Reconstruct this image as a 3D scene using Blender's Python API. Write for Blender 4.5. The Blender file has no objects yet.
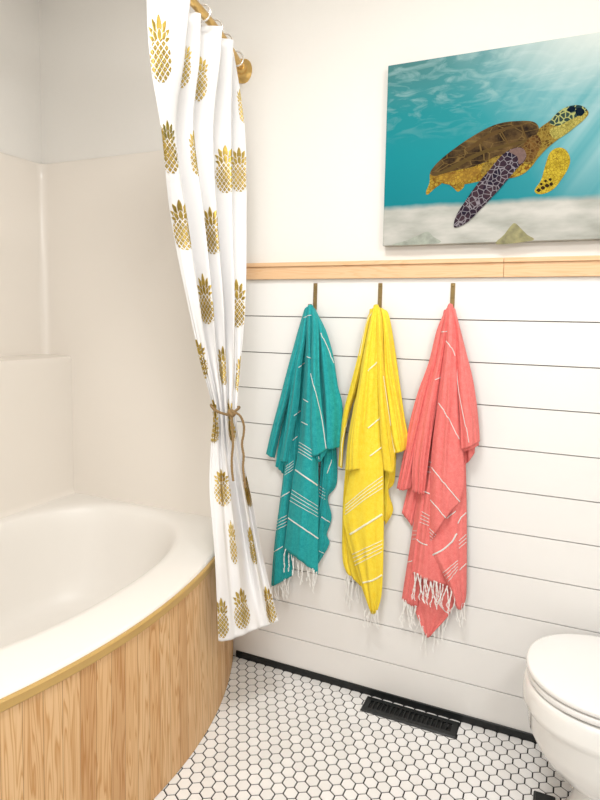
import bpy, bmesh, math, random
from mathutils import Vector, Matrix, noise
from mathutils.bvhtree import BVHTree

random.seed(7)
S = bpy.context.scene
COL = S.collection

# ------------------------------------------------------------------ camera
F, PITCH, YAW, ROLL, CX, CD, CH, PY = 595.52, .0919, .4221, .0182, 0.0, 1.9441, 1.3402, 370.756
cyw, syw = math.cos(YAW), math.sin(YAW)
cp, sp = math.cos(PITCH), math.sin(PITCH)
FW = Vector((-syw*cp, cyw*cp, -sp)); RT = Vector((cyw, syw, 0)); UP = RT.cross(FW)
cr, sr = math.cos(ROLL), math.sin(ROLL)
RT, UP = cr*RT + sr*UP, -sr*RT + cr*UP
CAM = Vector((CX, -CD, CH))
cd = bpy.data.cameras.new('camera'); cam = bpy.data.objects.new('camera', cd); COL.objects.link(cam)
M = Matrix((RT, UP, -FW)).transposed().to_4x4(); M.translation = CAM
cam.matrix_world = M
cd.sensor_fit = 'AUTO'; cd.sensor_width = 36; cd.lens = F*36/800; cd.shift_y = (PY-400)/800
cd.clip_start = .02
S.camera = cam

def ray(px, py):
    return (FW + RT*((px-300)/F) + UP*((PY-py)/F))
def at(px, py, y):                    # point on the vertical plane at depth y (metres from back wall, negative = into room)
    r = ray(px, py); return CAM + r*((y-CAM.y)/r.y)
def atz(px, py, z):
    r = ray(px, py); return CAM + r*((z-CAM.z)/r.z)

# ------------------------------------------------------------------ materials
def mat(name, col=(.8,.8,.8), rough=.5, metal=0., spec=.5, coat=0.):
    m = bpy.data.materials.new(name); m.use_nodes = True
    b = m.node_tree.nodes['Principled BSDF']
    b.inputs['Base Color'].default_value = (*col, 1); b.inputs['Roughness'].default_value = rough
    b.inputs['Metallic'].default_value = metal; b.inputs['Specular IOR Level'].default_value = spec
    b.inputs['Coat Weight'].default_value = coat
    return m
def N(m, t, **kw):
    n = m.node_tree.nodes.new(t)
    for k, v in kw.items():
        if k in n.inputs: n.inputs[k].default_value = v
        else: setattr(n, k, v)
    return n
def Lk(m, a, b): m.node_tree.links.new(a, b)
def BS(m): return m.node_tree.nodes['Principled BSDF']
def ramp(m, stops, interp='LINEAR'):
    r = N(m, 'ShaderNodeValToRGB'); cr_ = r.color_ramp; cr_.interpolation = interp
    while len(cr_.elements) < len(stops): cr_.elements.new(.5)
    for e, (p, c) in zip(cr_.elements, stops): e.position = p; e.color = (*c, 1)
    return r
def mth(m, op, a, b=None, c=None):
    n = N(m, 'ShaderNodeMath', operation=op)
    for i, v in enumerate((a, b, c)):
        if v is None: continue
        if isinstance(v, (int, float)): n.inputs[i].default_value = v
        else: Lk(m, v, n.inputs[i])
    return n.outputs[0]
def mixc(m, fac, a, b):
    n = N(m, 'ShaderNodeMix', data_type='RGBA')
    for s, v in ((n.inputs[0], fac), (n.inputs[6], a), (n.inputs[7], b)):
        if isinstance(v, (int, float)): s.default_value = v
        elif isinstance(v, tuple): s.default_value = (*v, 1)
        else: Lk(m, v, s)
    return n.outputs[2]
def bump(m, h, strength=.2, dist=.002):
    b = N(m, 'ShaderNodeBump', Strength=strength, Distance=dist); Lk(m, h, b.inputs['Height']); Lk(m, b.outputs[0], BS(m).inputs['Normal'])
def objco(m):
    return N(m, 'ShaderNodeTexCoord').outputs['Object']
def noisy(m, scale, amt, col, detail=4, b=0., dist=.001):
    n = N(m, 'ShaderNodeTexNoise', Scale=scale, Detail=detail); Lk(m, objco(m), n.inputs['Vector'])
    c2 = tuple(x*(1-amt) for x in col)
    Lk(m, mixc(m, n.outputs['Fac'], col, c2), BS(m).inputs['Base Color'])
    if b: bump(m, n.outputs['Fac'], b, dist)
    return m

plaster = noisy(mat('plaster', rough=.75, spec=.2), 60, .02, (.82,.795,.752), b=.12, dist=.002)
shipw = noisy(mat('shiplap_paint', rough=.42, spec=.35), 8, .02, (.85,.838,.815))
gapm = mat('shiplap_gap', (.20,.18,.16), .8)
acrylic = noisy(mat('acrylic', rough=.22, spec=.5), 2, .015, (.83,.775,.705))
tubw = noisy(mat('tub_white', rough=.38, spec=.45), 2, .015, (.85,.815,.765))
porcelain = noisy(mat('porcelain', rough=.08, spec=.5, coat=.3), 3, .01, (.86,.85,.82))
seatm = noisy(mat('seat_plastic', rough=.18, spec=.5), 3, .01, (.86,.85,.83))
brass = noisy(mat('brass', rough=.28, metal=1.), 40, .15, (.72,.48,.17))
oldbrass = noisy(mat('dark_brass', rough=.5, metal=.75), 60, .3, (.30,.21,.085))
ringm = mat('pale_ring', (.80,.78,.74), .2, 0.6)
black = noisy(mat('black_paint', rough=.4, spec=.4), 50, .3, (.010,.012,.012))
dark = mat('duct_shade', (.004,.004,.004), .9)  # near-black colour for the shade inside the floor duct
grout = noisy(mat('grout', rough=.9, spec=.1), 120, .35, (.03,.028,.028))
goldtrim = noisy(mat('gold_trim', rough=.4, spec=.4), 14, .16, (.56,.36,.12))
chrome = mat('chrome', (.8,.8,.8), .1, 1.)

tile = mat('hex_tile', rough=.3, spec=.4)
vt = N(tile, 'ShaderNodeVertexColor', layer_name='tone')
Lk(tile, mixc(tile, vt.outputs['Color'], (.83,.82,.805), (.90,.89,.88)), BS(tile).inputs['Base Color'])

def wood(name, w, along, light=(.80,.555,.31), mid=(.70,.43,.20), drk=(.50,.26,.09)):
    """pine boards, uv in metres: u across the boards, v along the grain"""
    m = mat(name, rough=.5, spec=.3)
    uv = N(m, 'ShaderNodeUVMap').outputs[0]
    sx = N(m, 'ShaderNodeSeparateXYZ'); Lk(m, uv, sx.inputs[0])
    u, v = sx.outputs[0], sx.outputs[1]
    idx = mth(m, 'FLOOR', mth(m, 'DIVIDE', u, w))
    wn = N(m, 'ShaderNodeTexWhiteNoise', noise_dimensions='1D'); Lk(m, idx, wn.inputs['W'])
    r = wn.outputs['Value']
    cb = N(m, 'ShaderNodeCombineXYZ')
    Lk(m, mth(m, 'ADD', mth(m, 'MULTIPLY', u, 26), mth(m, 'MULTIPLY', r, 31)), cb.inputs[0])
    Lk(m, mth(m, 'ADD', mth(m, 'MULTIPLY', v, 1.3), mth(m, 'MULTIPLY', r, 17)), cb.inputs[1])
    n1 = N(m, 'ShaderNodeTexNoise', Scale=1., Detail=2., Roughness=.5); Lk(m, cb.outputs[0], n1.inputs['Vector'])
    # growth rings: contour lines of the stretched noise
    rings = mth(m, 'FRACT', mth(m, 'MULTIPLY', n1.outputs['Fac'], 15.))
    cb2 = N(m, 'ShaderNodeCombineXYZ')
    Lk(m, mth(m, 'ADD', mth(m, 'MULTIPLY', u, 420), mth(m, 'MULTIPLY', r, 11)), cb2.inputs[0]); Lk(m, mth(m, 'MULTIPLY', v, 9), cb2.inputs[1])
    n2 = N(m, 'ShaderNodeTexNoise', Scale=1., Detail=3.); Lk(m, cb2.outputs[0], n2.inputs['Vector'])
    rg = ramp(m, [(0, light), (.45, light), (.85, mid), (1, light)]); Lk(m, rings, rg.inputs[0])
    fine = mixc(m, mth(m, 'MULTIPLY', n2.outputs['Fac'], .38), rg.outputs[0], drk)
    tone = ramp(m, [(0, (.80,.68,.56)), (.3, (.95,.90,.84)), (.6, (1.,.99,.97)), (1, (.92,.82,.70))]); Lk(m, r, tone.inputs[0])
    mx = N(m, 'ShaderNodeMix', data_type='RGBA', blend_type='MULTIPLY'); mx.inputs[0].default_value = 1
    Lk(m, fine, mx.inputs[6]); Lk(m, tone.outputs[0], mx.inputs[7])
    # thin joint between boards
    fr = mth(m, 'FRACT', mth(m, 'DIVIDE', u, w))
    jt = mth(m, 'LESS_THAN', fr, .0016/w)
    Lk(m, mixc(m, mth(m, 'MULTIPLY', jt, .75), mx.outputs[2], (.30,.15,.05)), BS(m).inputs['Base Color'])
    bump(m, n2.outputs['Fac'], .08, .001)
    return m
pine_apron = wood('pine_boards', .047, 'z', light=(.82,.58,.335), mid=(.60,.335,.135), drk=(.52,.28,.10))
pine_rail = wood('pine_rail', 3.0, 'x', light=(.82,.565,.345), mid=(.76,.48,.27), drk=(.58,.33,.16))

def cloth_mat(name, col, col2, trans=.0):
    m = mat(name, rough=.85, spec=.12)
    BS(m).inputs['Sheen Weight'].default_value = .08
    oc = objco(m)
    n = N(m, 'ShaderNodeTexNoise', Scale=70, Detail=5., Roughness=.7); Lk(m, oc, n.inputs['Vector'])
    mp = N(m, 'ShaderNodeMapping'); mp.inputs['Scale'].default_value = (240,240,900); Lk(m, oc, mp.inputs[0])
    n2 = N(m, 'ShaderNodeTexNoise', Scale=1., Detail=2.); Lk(m, mp.outputs[0], n2.inputs['Vector'])
    f = mth(m, 'MULTIPLY', mth(m, 'ADD', n.outputs['Fac'], n2.outputs['Fac']), .5)
    r = ramp(m, [(.34, col2), (.66, col)]); Lk(m, f, r.inputs[0])
    Lk(m, r.outputs[0], BS(m).inputs['Base Color'])
    bump(m, n2.outputs['Fac'], .35, .0015)
    return m
teal = cloth_mat('teal_cotton', (.035,.42,.425), (.010,.27,.29))
yellow = cloth_mat('yellow_cotton', (.93,.76,.085), (.86,.60,.02))
coral = cloth_mat('coral_cotton', (.88,.26,.24), (.75,.155,.145))
stripe_w = mat('white_stripe_yarn', (.80,.79,.76), .85)
stripe_y = mat('cream_stripe_yarn', (.92,.88,.62), .85)
fringe_m = mat('white_cotton_cord', (.88,.87,.84), .9)
curtain_m = noisy(mat('white_curtain_cloth', rough=.7, spec=.2), 300, .03, (.79,.78,.775), b=.05)
BS(curtain_m).inputs['Subsurface Weight'].default_value = .0
gold = noisy(mat('gold_foil', rough=.30, metal=.95), 70, .75, (.86,.62,.15), detail=6)  # strong colour noise imitates bright and dark reflections on the foil
rope_m = noisy(mat('jute_rope', rough=.9), 400, .5, (.36,.23,.10), b=.6, dist=.002)

# ------------------------------------------------------------------ object helpers
def link(name, me, mats, parent=None):
    o = bpy.data.objects.new(name, me); COL.objects.link(o)
    for m in (mats if isinstance(mats, (list, tuple)) else [mats]): me.materials.append(m)
    if parent: o.parent = parent; o.matrix_parent_inverse = parent.matrix_world.inverted()
    return o
def obj(name, bm, mats, parent=None, smooth=True, angle=40):
    bmesh.ops.recalc_face_normals(bm, faces=bm.faces)
    me = bpy.data.meshes.new(name)
    if smooth:
        for f in bm.faces: f.smooth = True
        for e in bm.edges:
            if len(e.link_faces) == 2 and e.calc_face_angle(0) > math.radians(angle): e.smooth = False
    bm.to_mesh(me); bm.free()
    return link(name, me, mats, parent)
def thing(name, label, cat, loc=(0,0,0), group=None):
    o = bpy.data.objects.new(name, None); COL.objects.link(o); o.location = loc; o.empty_display_size = .05
    o.matrix_world = Matrix.Translation(Vector(loc))
    return tag(o, label, cat, group)
def tag(o, label, cat, group=None):
    o['label'] = label; o['category'] = cat
    if group: o['group'] = group
    return o
def struct(name, bm, mats, smooth=False):
    o = obj(name, bm, mats, smooth=smooth); o['kind'] = 'structure'; return o
def box(bm, a, b, bev=0., seg=2, mi=0):
    a, b = [min(x, y) for x, y in zip(a, b)], [max(x, y) for x, y in zip(a, b)]
    r = bmesh.ops.create_cube(bm, size=1)
    for v in r['verts']:
        v.co = Vector([(a[i]+b[i])/2 + v.co[i]*(b[i]-a[i]) for i in range(3)])
    fs = {f for v in r['verts'] for f in v.link_faces}
    for f in fs: f.material_index = mi
    if bev:
        es = {e for v in r['verts'] for e in v.link_edges}
        bmesh.ops.bevel(bm, geom=list(es), offset=bev, segments=seg, affect='EDGES', profile=.5)
def tube(bm, pts, r, n=8, closed=False, mi=0, caps=True):
    pts = [Vector(p) for p in pts]; k = len(pts); rings = []
    up = None
    for i, p in enumerate(pts):
        a = pts[(i-1) % k] if (closed or i > 0) else p
        b = pts[(i+1) % k] if (closed or i < k-1) else p
        t = (b-a).normalized()
        if up is None: up = t.orthogonal().normalized()
        up = (up - t*up.dot(t)).normalized(); s = t.cross(up)
        rr = r[i] if isinstance(r, (list, tuple)) else r
        rings.append([bm.verts.new(p + (up*math.cos(2*math.pi*j/n) + s*math.sin(2*math.pi*j/n))*rr) for j in range(n)])
    for i in range(k if closed else k-1):
        A, B = rings[i], rings[(i+1) % k]
        for j in range(n):
            try:
                f = bm.faces.new((A[j], A[(j+1) % n], B[(j+1) % n], B[j])); f.material_index = mi
            except ValueError: pass
    if caps and not closed:
        for R_ in (rings[0], rings[-1]):
            try: bm.faces.new(R_).material_index = mi
            except ValueError: pass
def loft(bm, rings, cap0=True, cap1=True, mi=0, closed=True):
    V = [[bm.verts.new(p) for p in r] for r in rings]
    n = len(V[0])
    for A, B in zip(V, V[1:]):
        for j in range(n if closed else n-1):
            f = bm.faces.new((A[j], A[(j+1) % n], B[(j+1) % n], B[j])); f.material_index = mi
    if cap0: bm.faces.new(V[0]).material_index = mi
    if cap1: bm.faces.new(V[-1]).material_index = mi
    return V
def lathe(bm, prof, origin, axis, n=32, mi=0):
    axis = Vector(axis).normalized(); u = axis.orthogonal().normalized(); w = axis.cross(u)
    loft(bm, [[Vector(origin) + axis*h + (u*math.cos(2*math.pi*j/n)+w*math.sin(2*math.pi*j/n))*max(r, 1e-4) for j in range(n)] for h, r in prof], mi=mi)
def cr_interp(P, t):
    """Catmull-Rom through list of Vectors, t in 0..len-1"""
    n = len(P); i = min(int(t), n-2); f = t-i
    p1, p2 = P[i], P[i+1]; p0 = P[i-1] if i > 0 else p1*2-p2; p3 = P[i+2] if i+2 < n else p2*2-p1
    return .5*((2*p1) + (p2-p0)*f + (2*p0-5*p1+4*p2-p3)*f*f + (3*p1-p0-3*p2+p3)*f*f*f)
def resample(P, n):
    dense = [cr_interp(P, (len(P)-1)*i/200) for i in range(201)]
    L = [0]
    for a, b in zip(dense, dense[1:]): L.append(L[-1]+(b-a).length)
    out = []; k = 0
    for i in range(n):
        s = L[-1]*i/(n-1)
        while k < 199 and L[k+1] < s: k += 1
        f = (s-L[k])/max(1e-9, L[k+1]-L[k]); out.append(dense[k].lerp(dense[k+1], min(1, max(0, f))))
    return out

# ------------------------------------------------------------------ room shell
XL, XR, YF, ZC = -2.11, .665, -3.0, 2.64
P0, PB = 1.4686, .1335                      # underside of the rail, board pitch
TUBX = -1.125                               # where the tub front meets the back wall

bm = bmesh.new(); box(bm, (XL-.1, .01, 0), (XR+.1, .12, ZC)); box(bm, (XL, 0, P0), (XR, .012, ZC)); box(bm, (XL, 0, 0), (TUBX-.02, .012, P0))
struct('wall_back', bm, plaster)
bm = bmesh.new(); box(bm, (XL-.1, YF, 0), (XL, .01, ZC)); struct('wall_left', bm, plaster)
bm = bmesh.new(); box(bm, (XR, YF, 0), (XR+.1, .01, ZC)); struct('wall_right', bm, plaster)
bm = bmesh.new(); box(bm, (XL-.1, YF-.1, 0), (XR+.1, YF, ZC)); struct('wall_front', bm, plaster)
bm = bmesh.new(); box(bm, (XL-.1, YF-.1, ZC), (XR+.1, .12, ZC+.1)); struct('ceiling', bm, plaster)

# white horizontal boards with open joints
bm = bmesh.new()
for k in range(11):
    zt, zb = P0-k*PB, max(0, P0-(k+1)*PB)
    if k == 10: zb = .0
    box(bm, (TUBX-.02, 0, zb+(.0032 if zb > 0 else 0)), (XR, .009, zt), bev=.0006, seg=1, mi=0)
box(bm, (TUBX-.02, .0085, 0), (XR, .0098, P0), mi=1)
o = struct('trim_1', bm, [shipw, gapm])
# black base strip
bm = bmesh.new(); box(bm, (TUBX-.0, -.006, 0), (XR, 0, .026), bev=.0012, seg=1); struct('baseboard_back', bm, black)
# pine rail in two lengths (face board, thin cap on top)
def rail(name, x0, x1, off):
    bm = bmesh.new()
    box(bm, (x0, -.016, P0+.001), (x1, 0, P0+.045), bev=.0012, seg=1)
    box(bm, (x0, -.024, P0+.045), (x1, 0, P0+.059), bev=.0015, seg=2)
    uv = bm.loops.layers.uv.new('UVMap')
    for f in bm.faces:
        for l in f.loops: l[uv].uv = (.3 + off + l.vert.co.z + l.vert.co.y*.7, l.vert.co.x*1.2)
    return struct(name, bm, pine_rail)
rail('trim_2', TUBX-.03, -.192, 0); rail('trim_3', -.191, XR, .93)

# hexagon mosaic floor
bm = bmesh.new(); box(bm, (XL-.1, YF-.1, -.1), (XR+.1, .01, -.0018), mi=1)
cl = bm.loops.layers.color.new('tone')
HP = .0386; R0 = HP/2/math.cos(math.pi/6) - .0021; HX, HY = -1.0885, -.051
rowh = HP*math.sqrt(3)/2
vents = (-.581, -.2595, -.0985, -.0155)
for r in range(-1, 70):
    y = HY - (r-1)*rowh + rowh
    for c in range(-3, 52):
        x = HX + (c + (.5 if (r % 2) == 1 else 0))*HP + HP/2
        if x > XR-.0 or y > .012 or x < -1.2: continue
        if y < -2.2: continue
        tone = random.random()**.6
        top = []; low = []
        for a in range(6):
            an = math.pi/6 + a*math.pi/3
            low.append(bm.verts.new((x+R0*math.cos(an), min(y+R0*math.sin(an), -.0005), -.0019)))
            top.append(bm.verts.new((x+(R0-.0007)*math.cos(an), min(y+(R0-.0007)*math.sin(an), -.001), 0)))
        fs = []
        try:
            fs.append(bm.faces.new(top))
            for a in range(6): fs.append(bm.faces.new((low[a], low[(a+1) % 6], top[(a+1) % 6], top[a])))
        except ValueError: pass
        for f in fs:
            for l in f.loops: l[cl] = (tone, tone, tone, 1)
struct('floor', bm, [tile, grout])

# ------------------------------------------------------------------ bathtub
ZT = .545; YE = -1.5
def arc_x(y, z=.53):                    # front of the tub: bowed in plan, leaning out a little towards the top
    b = -.975-(y+.62)**2/(2.33 if y > -.62 else 4.2); t = -.978-(y+.74)**2/(3.4 if y > -.74 else 2.8)
    return b+(t-b)*z/.53
tub = thing('bathtub', 'built-in cream bathtub with bowed pine board front in the corner', 'bathtub', (-1.55, -.75, 0))
ex, ey, ax, ay = -1.565, -.665, .425, .615
def outer(th, inset):
    d = Vector((math.cos(th), math.sin(th)))
    lo, hi = 0., 3.
    for _ in range(40):
        m_ = (lo+hi)/2; x, y = ex+d.x*m_, ey+d.y*m_
        inside = x > -2.1075 and y < -.003 and y > YE+inset and x < arc_x(y)-inset*1.03
        if inside: lo = m_
        else: hi = m_
    return Vector((ex+d.x*lo, ey+d.y*lo))
ths = [2*math.pi*i/144 for i in range(144)]
for cx_, cy_ in ((-2.1075,-.003), (-2.1075,YE), (arc_x(-.006),-.006), (arc_x(YE),YE)):
    a = math.atan2(cy_-ey, cx_-ex) % (2*math.pi)
    i = min(range(144), key=lambda q: abs(ths[q]-a)); ths[i] = a
def sell(th, k, n=2.25):
    c, s = math.cos(th), math.sin(th)
    # same direction as th, superellipse radius
    if c < 0: n += .4
    r = (abs(c/((ax if c > 0 else .36)*k))**n + abs(s/(ay*k))**n)**(-1/n)
    return Vector((ex+c*r, ey+s*r))
rings = []
rings.append([(*outer(t, .022), .50) for t in ths]); rings.append([(*outer(t, .004), ZT-.02) for t in ths])
for ins, z in ((.004, ZT-.012), (.0055, ZT-.006), (.010, ZT-.0015), (.018, ZT)): rings.append([(*outer(t, ins), z) for t in ths])
def mixr(t, f, z, ins=.018, k=1.0):
    a, b = outer(t, ins), sell(t, k); p = a.lerp(b, f); return (p.x, p.y, z)
for f, z in ((.3, ZT+.001), (.6, ZT+.002), (.85, ZT+.001)): rings.append([mixr(t, f, z) for t in ths])
for k, z in ((1.0, ZT-.003), (.982, ZT-.011), (.965, ZT-.026), (.945, ZT-.06), (.925, ZT-.12), (.90, ZT-.19), (.87, ZT-.26), (.835, ZT-.315), (.79, ZT-.35), (.72, ZT-.372), (.6, ZT-.382), (.35, ZT-.388), (.1, ZT-.39)):
    rings.append([(*sell(t, k, 2.25+.6*(1-k)), z) for t in ths])
bm = bmesh.new(); loft(bm, rings, cap0=False); obj('basin', bm, tubw, tub, angle=60)
# pine apron
def arc_strip(name, z0, z1, r0, r1, m, n=96, bev=.0, nz=1):
    bm = bmesh.new(); uv = bm.loops.layers.uv.new('UVMap')
    sec = [(r0, z0), (r1-bev, z0), (r1, z0+bev), (r1, z1-bev), (r1-bev, z1), (r0, z1)] if bev else [(r0, z0), (r1, z0), (r1, z1), (r0, z1)]
    rr = []; us = {}
    for i in range(n+1):
        y = -.002+(YE+.002)*i/n
        row = [bm.verts.new((arc_x(y, z)+r, y, z)) for r, z in sec]
        for v in row: us[v] = -y*1.02+.02
        rr.append(row)
    k = len(sec)
    for i in range(n):
        for j in range(k):
            f = bm.faces.new((rr[i][j], rr[i+1][j], rr[i+1][(j+1) % k], rr[i][(j+1) % k]))
            for l in f.loops:
                l[uv].uv = (us[l.vert], l.vert.co.z)
    bm.faces.new(rr[0]); bm.faces.new(rr[-1])
    return obj(name, bm, m, tub, angle=30)
arc_strip('apron', .002, ZT-.034, -.02, 0.0, pine_apron)
t_ = arc_strip('edge_trim', ZT-.034, ZT-.009, -.004, .007, goldtrim, bev=.003); t_['label'] = 'thin gold-brown trim band along the top of the pine front'

# moulded wall surround round the tub
sur = thing('tub_surround', 'glossy cream moulded surround on the walls above the bathtub', 'surround', (-1.7, -.02, ZT))
def surround_panel():
    bm = bmesh.new(); prof = [(-1.175, -.001), (-1.178, -.006)]
    r = .035; cx_, cy_ = -2.104+r, -.006-r
    for i in range(9):
        a = math.pi/2 + i/8*math.pi/2; prof.append((cx_+r*math.cos(a), cy_+r*math.sin(a)))
    prof += [(-2.104, -.4), (-2.104, -.9), (-2.104, YE)]
    zs = [(ZT-.001, 0), (1.9, 0), (1.962, 0), (1.967, .002), (1.970, .005)]
    R_ = []
    for z, ins in zs:
        row = []
        for i, (x, y) in enumerate(prof):
            if ins:
                x2 = x - (ins if x < -2.05 else 0)*.9; y2 = min(-.001, y + ins*.9) if y > -.05 else y
                row.append((max(-2.1095, x2), y2, z))
            else: row.append((x, y, z))
        R_.append(row)
    loft(bm, R_, False, False, closed=False)
    return obj('wall_panel', bm, acrylic, sur, angle=50)
surround_panel()
bm = bmesh.new()
XB = -1.955
sec = []
def ledge_ring(y):
    pts = [(-2.103, ZT-.001), (XB+.012, ZT-.001), (XB+.010, ZT+.002), (XB+.003, ZT+.010), (XB, ZT+.025), (XB, 1.0)]
    for i in range(7):
        a = i/6*math.pi/2; pts.append((XB-.016+.016*math.cos(a), 1.132+.016*math.sin(a)))
    pts += [(-2.05, 1.151), (-2.103, 1.153)]
    return [(x, y, z) for x, z in pts]
ys = [-.0065, -.013, -.02, -.2, -.6, -1.0, YE]
loft(bm, [ledge_ring(y) for y in ys]); obj('ledge', bm, acrylic, sur, angle=50)

# ------------------------------------------------------------------ shower rod + rings
ZR = 2.212
def rod_x(y): return -.995-((y+.75)**2)/4.5
rod = thing('shower_curtain_rod', 'curved brass shower rod on a round wall flange', 'curtain rod', (rod_x(0), 0, ZR))
bm = bmesh.new(); tube(bm, [(rod_x(y), y, ZR) for y in [-.006 - 1.488*i/60 for i in range(61)]], .0125, 16); obj('rod', bm, brass, rod)
tang = Vector((rod_x(-.06)-rod_x(0), -.06, 0)).normalized()
for y, sgn in ((0, 1),):
    bm = bmesh.new()
    lathe(bm, [(0, .041), (.003, .043), (.006, .0425), (.009, .040), (.014, .032), (.017, .027), (.021, .0235), (.024, .0205), (.040, .0185), (.043, .0175), (.047, .0135)], (rod_x(0), -.0003, ZR), tang, 40)
    obj('flange', bm, brass, rod, angle=35)

# ------------------------------------------------------------------ cloth
class Sheet:
    def __init__(s, rows): s.P = rows; s.n = len(rows); s.m = len(rows[0])
def sheet_mesh(bm, P, mi=0):
    V = [[bm.verts.new(p) for p in r] for r in P]
    for a, b in zip(V, V[1:]):
        for j in range(len(a)-1):
            f = bm.faces.new((a[j], a[j+1], b[j+1], b[j])); f.material_index = mi; f.smooth = True
    return V

# ---- shower curtain: ribs run from the header down to the hem; each has (px, depth) at fixed image heights
lev = [None, 60, 130, 220, 300, 360, 411, 445, 490, 560, None]
ribs = []   # (top world, [(px,y)...9], bottom (px,py,y))
def rt_top(y, dx): return Vector((rod_x(y)+dx, y, 2.256))
def rib(top, mids, bot): ribs.append((top, mids, bot))
rib(atz(146,-14, 2.19), [(150,-.52),(161,-.49),(171,-.44),(187,-.40),(200,-.35),(213,-.30),(211,-.31),(209.5,-.35),(215,-.40),(218.5,641,-.43)], None)
rib(atz(152,-12, 2.19), [(157,-.51),(165,-.48),(176,-.45),(191,-.41),(203,-.36),(215,-.325),(214,-.34),(214,-.38),(219.5,-.44),(224,641,-.47)], None)
rib(atz(190,-2, 2.19), [(184,-.47),(176,-.47),(187,-.44),(199,-.40),(207,-.36),(218,-.335),(218,-.345),(220,-.375),(225,-.42),(231,640,-.44)], None)
rib(atz(176,10, 2.19), [(174,-.42),(170,-.42),(184,-.37),(197,-.33),(208,-.30),(219,-.30),(220,-.29),(223,-.32),(229,-.37),(236,637.5,-.395)], None)
rib(atz(201,14, 2.19), [(199,-.38),(193,-.39),(204,-.385),(212,-.37),(216,-.345),(222,-.335),(224,-.345),(229,-.365),(237,-.39),(244,635,-.415)], None)
rib(atz(188,24, 2.19), [(190,-.33),(189,-.33),(200,-.30),(210,-.28),(217,-.275),(223.5,-.285),(226,-.28),(231,-.29),(240,-.32),(249,632,-.34)], None)
rib(atz(222,27, 2.19), [(220,-.29),(213,-.31),(217,-.325),(223,-.33),(225,-.325),(226.5,-.335),(229,-.34),(236,-.345),(246,-.355),(256,629.5,-.37)], None)
rib(atz(207,36, 2.19), [(208,-.24),(206,-.25),(213,-.24),(221,-.235),(225,-.245),(228.5,-.28),(232,-.265),(239,-.26),(250,-.27),(261,627.5,-.29)], None)
rib(atz(233.5,40, 2.19), [(232.5,-.19),(231,-.22),(232,-.255),(234,-.28),(233,-.29),(231.5,-.32),(235,-.315),(243,-.30),(255,-.30),(267,626,-.315)], None)
rib(atz(221,47, 2.19), [(221,-.15),(224,-.16),(229,-.18),(234,-.20),(235,-.225),(234,-.275),(238,-.25),(246,-.235),(259,-.235),(272,624,-.25)], None)
rib(atz(232,50, 2.19), [(235,-.11),(245,-.14),(246.5,-.18),(245.5,-.22),(241,-.25),(237,-.295),(240,-.27),(250,-.245),(263.5,-.235),(278.5,621.5,-.245)], None)
FL = {3: .62, 4: .5, 5: .4, 6: .38, 7: .18, 8: .2, 9: .18, 10: .12}
def fpx(q): return q[0]
def flat(k, r):
    q = ribs[r][1][k-1]; d = q[-1]
    yt = ribs[r][0].y
    if k == 1: d = yt
    if k == 2: d = .5*(d+yt)
    if k in FL:
        a, b = ribs[0][1][k-1], ribs[-1][1][k-1]
        t = (q[0]-a[0])/(b[0]-a[0]); lin = a[-1]+(b[-1]-a[-1])*t
        d = lin+(d-lin)*FL[k]
        if k in (8, 9) and r in (6, 7): d += (.045 if r == 6 else .02)
        if k in (8, 9) and r == 9: d += .018
        if k in (3, 4) and r in (3, 7): d += .012
    return d
CP = []
for ri, (top, mids, _) in enumerate(ribs):
    c = [top]
    for k, q in enumerate(mids):
        if len(q) == 2: c.append(at(q[0], lev[k+1], flat(k+1, ri)))
        else: c.append(at(q[0], q[1], flat(k+1, ri)))
    # header row keeps a common height, second row slightly lower
    CP.append(c)
NR, NC = 330, 220
rowsC = []
for i in range(NR+1):
    t = i/NR*(len(CP[0])-1)
    line = [cr_interp(c, t) for c in CP]
    rowsC.append([cr_interp(line, j/NC*(len(line)-1)) for j in range(NC+1)])
# small creases radiating from the tie
for i in range(NR+1):
    t = i/NR*(len(CP[0])-1); g = math.exp(-((t-6)/1.3)**2)
    for j in range(NC+1):
        s = j/NC
        d = .0035*g*math.sin(s*95+math.sin(t*2)) + .003*noise.noise(Vector((s*9, t*1.1, 3)))
        rowsC[i][j] = rowsC[i][j] + Vector((.3*d, -d, 0))
cur = thing('shower_curtain', 'white shower curtain with gold pineapples gathered by the tub', 'shower curtain', (-.93, -.33, .3))
bm = bmesh.new(); sheet_mesh(bm, rowsC)
bm.normal_update()
bvh = BVHTree.FromBMesh(bm)
flist = NC
def cur_hit(px, py):
    r = ray(px, py).normalized(); h = bvh.ray_cast(CAM, r)
    if h[0] is None: return None
    return divmod(h[2], NC)
def cur_nearest(px, py):
    for rad in range(0, 14):
        for k in range(max(1, rad*6)):
            a = k/max(1, rad*6)*2*math.pi
            h = cur_hit(px+rad*math.cos(a), py+rad*math.sin(a))
            if h: return h
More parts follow.
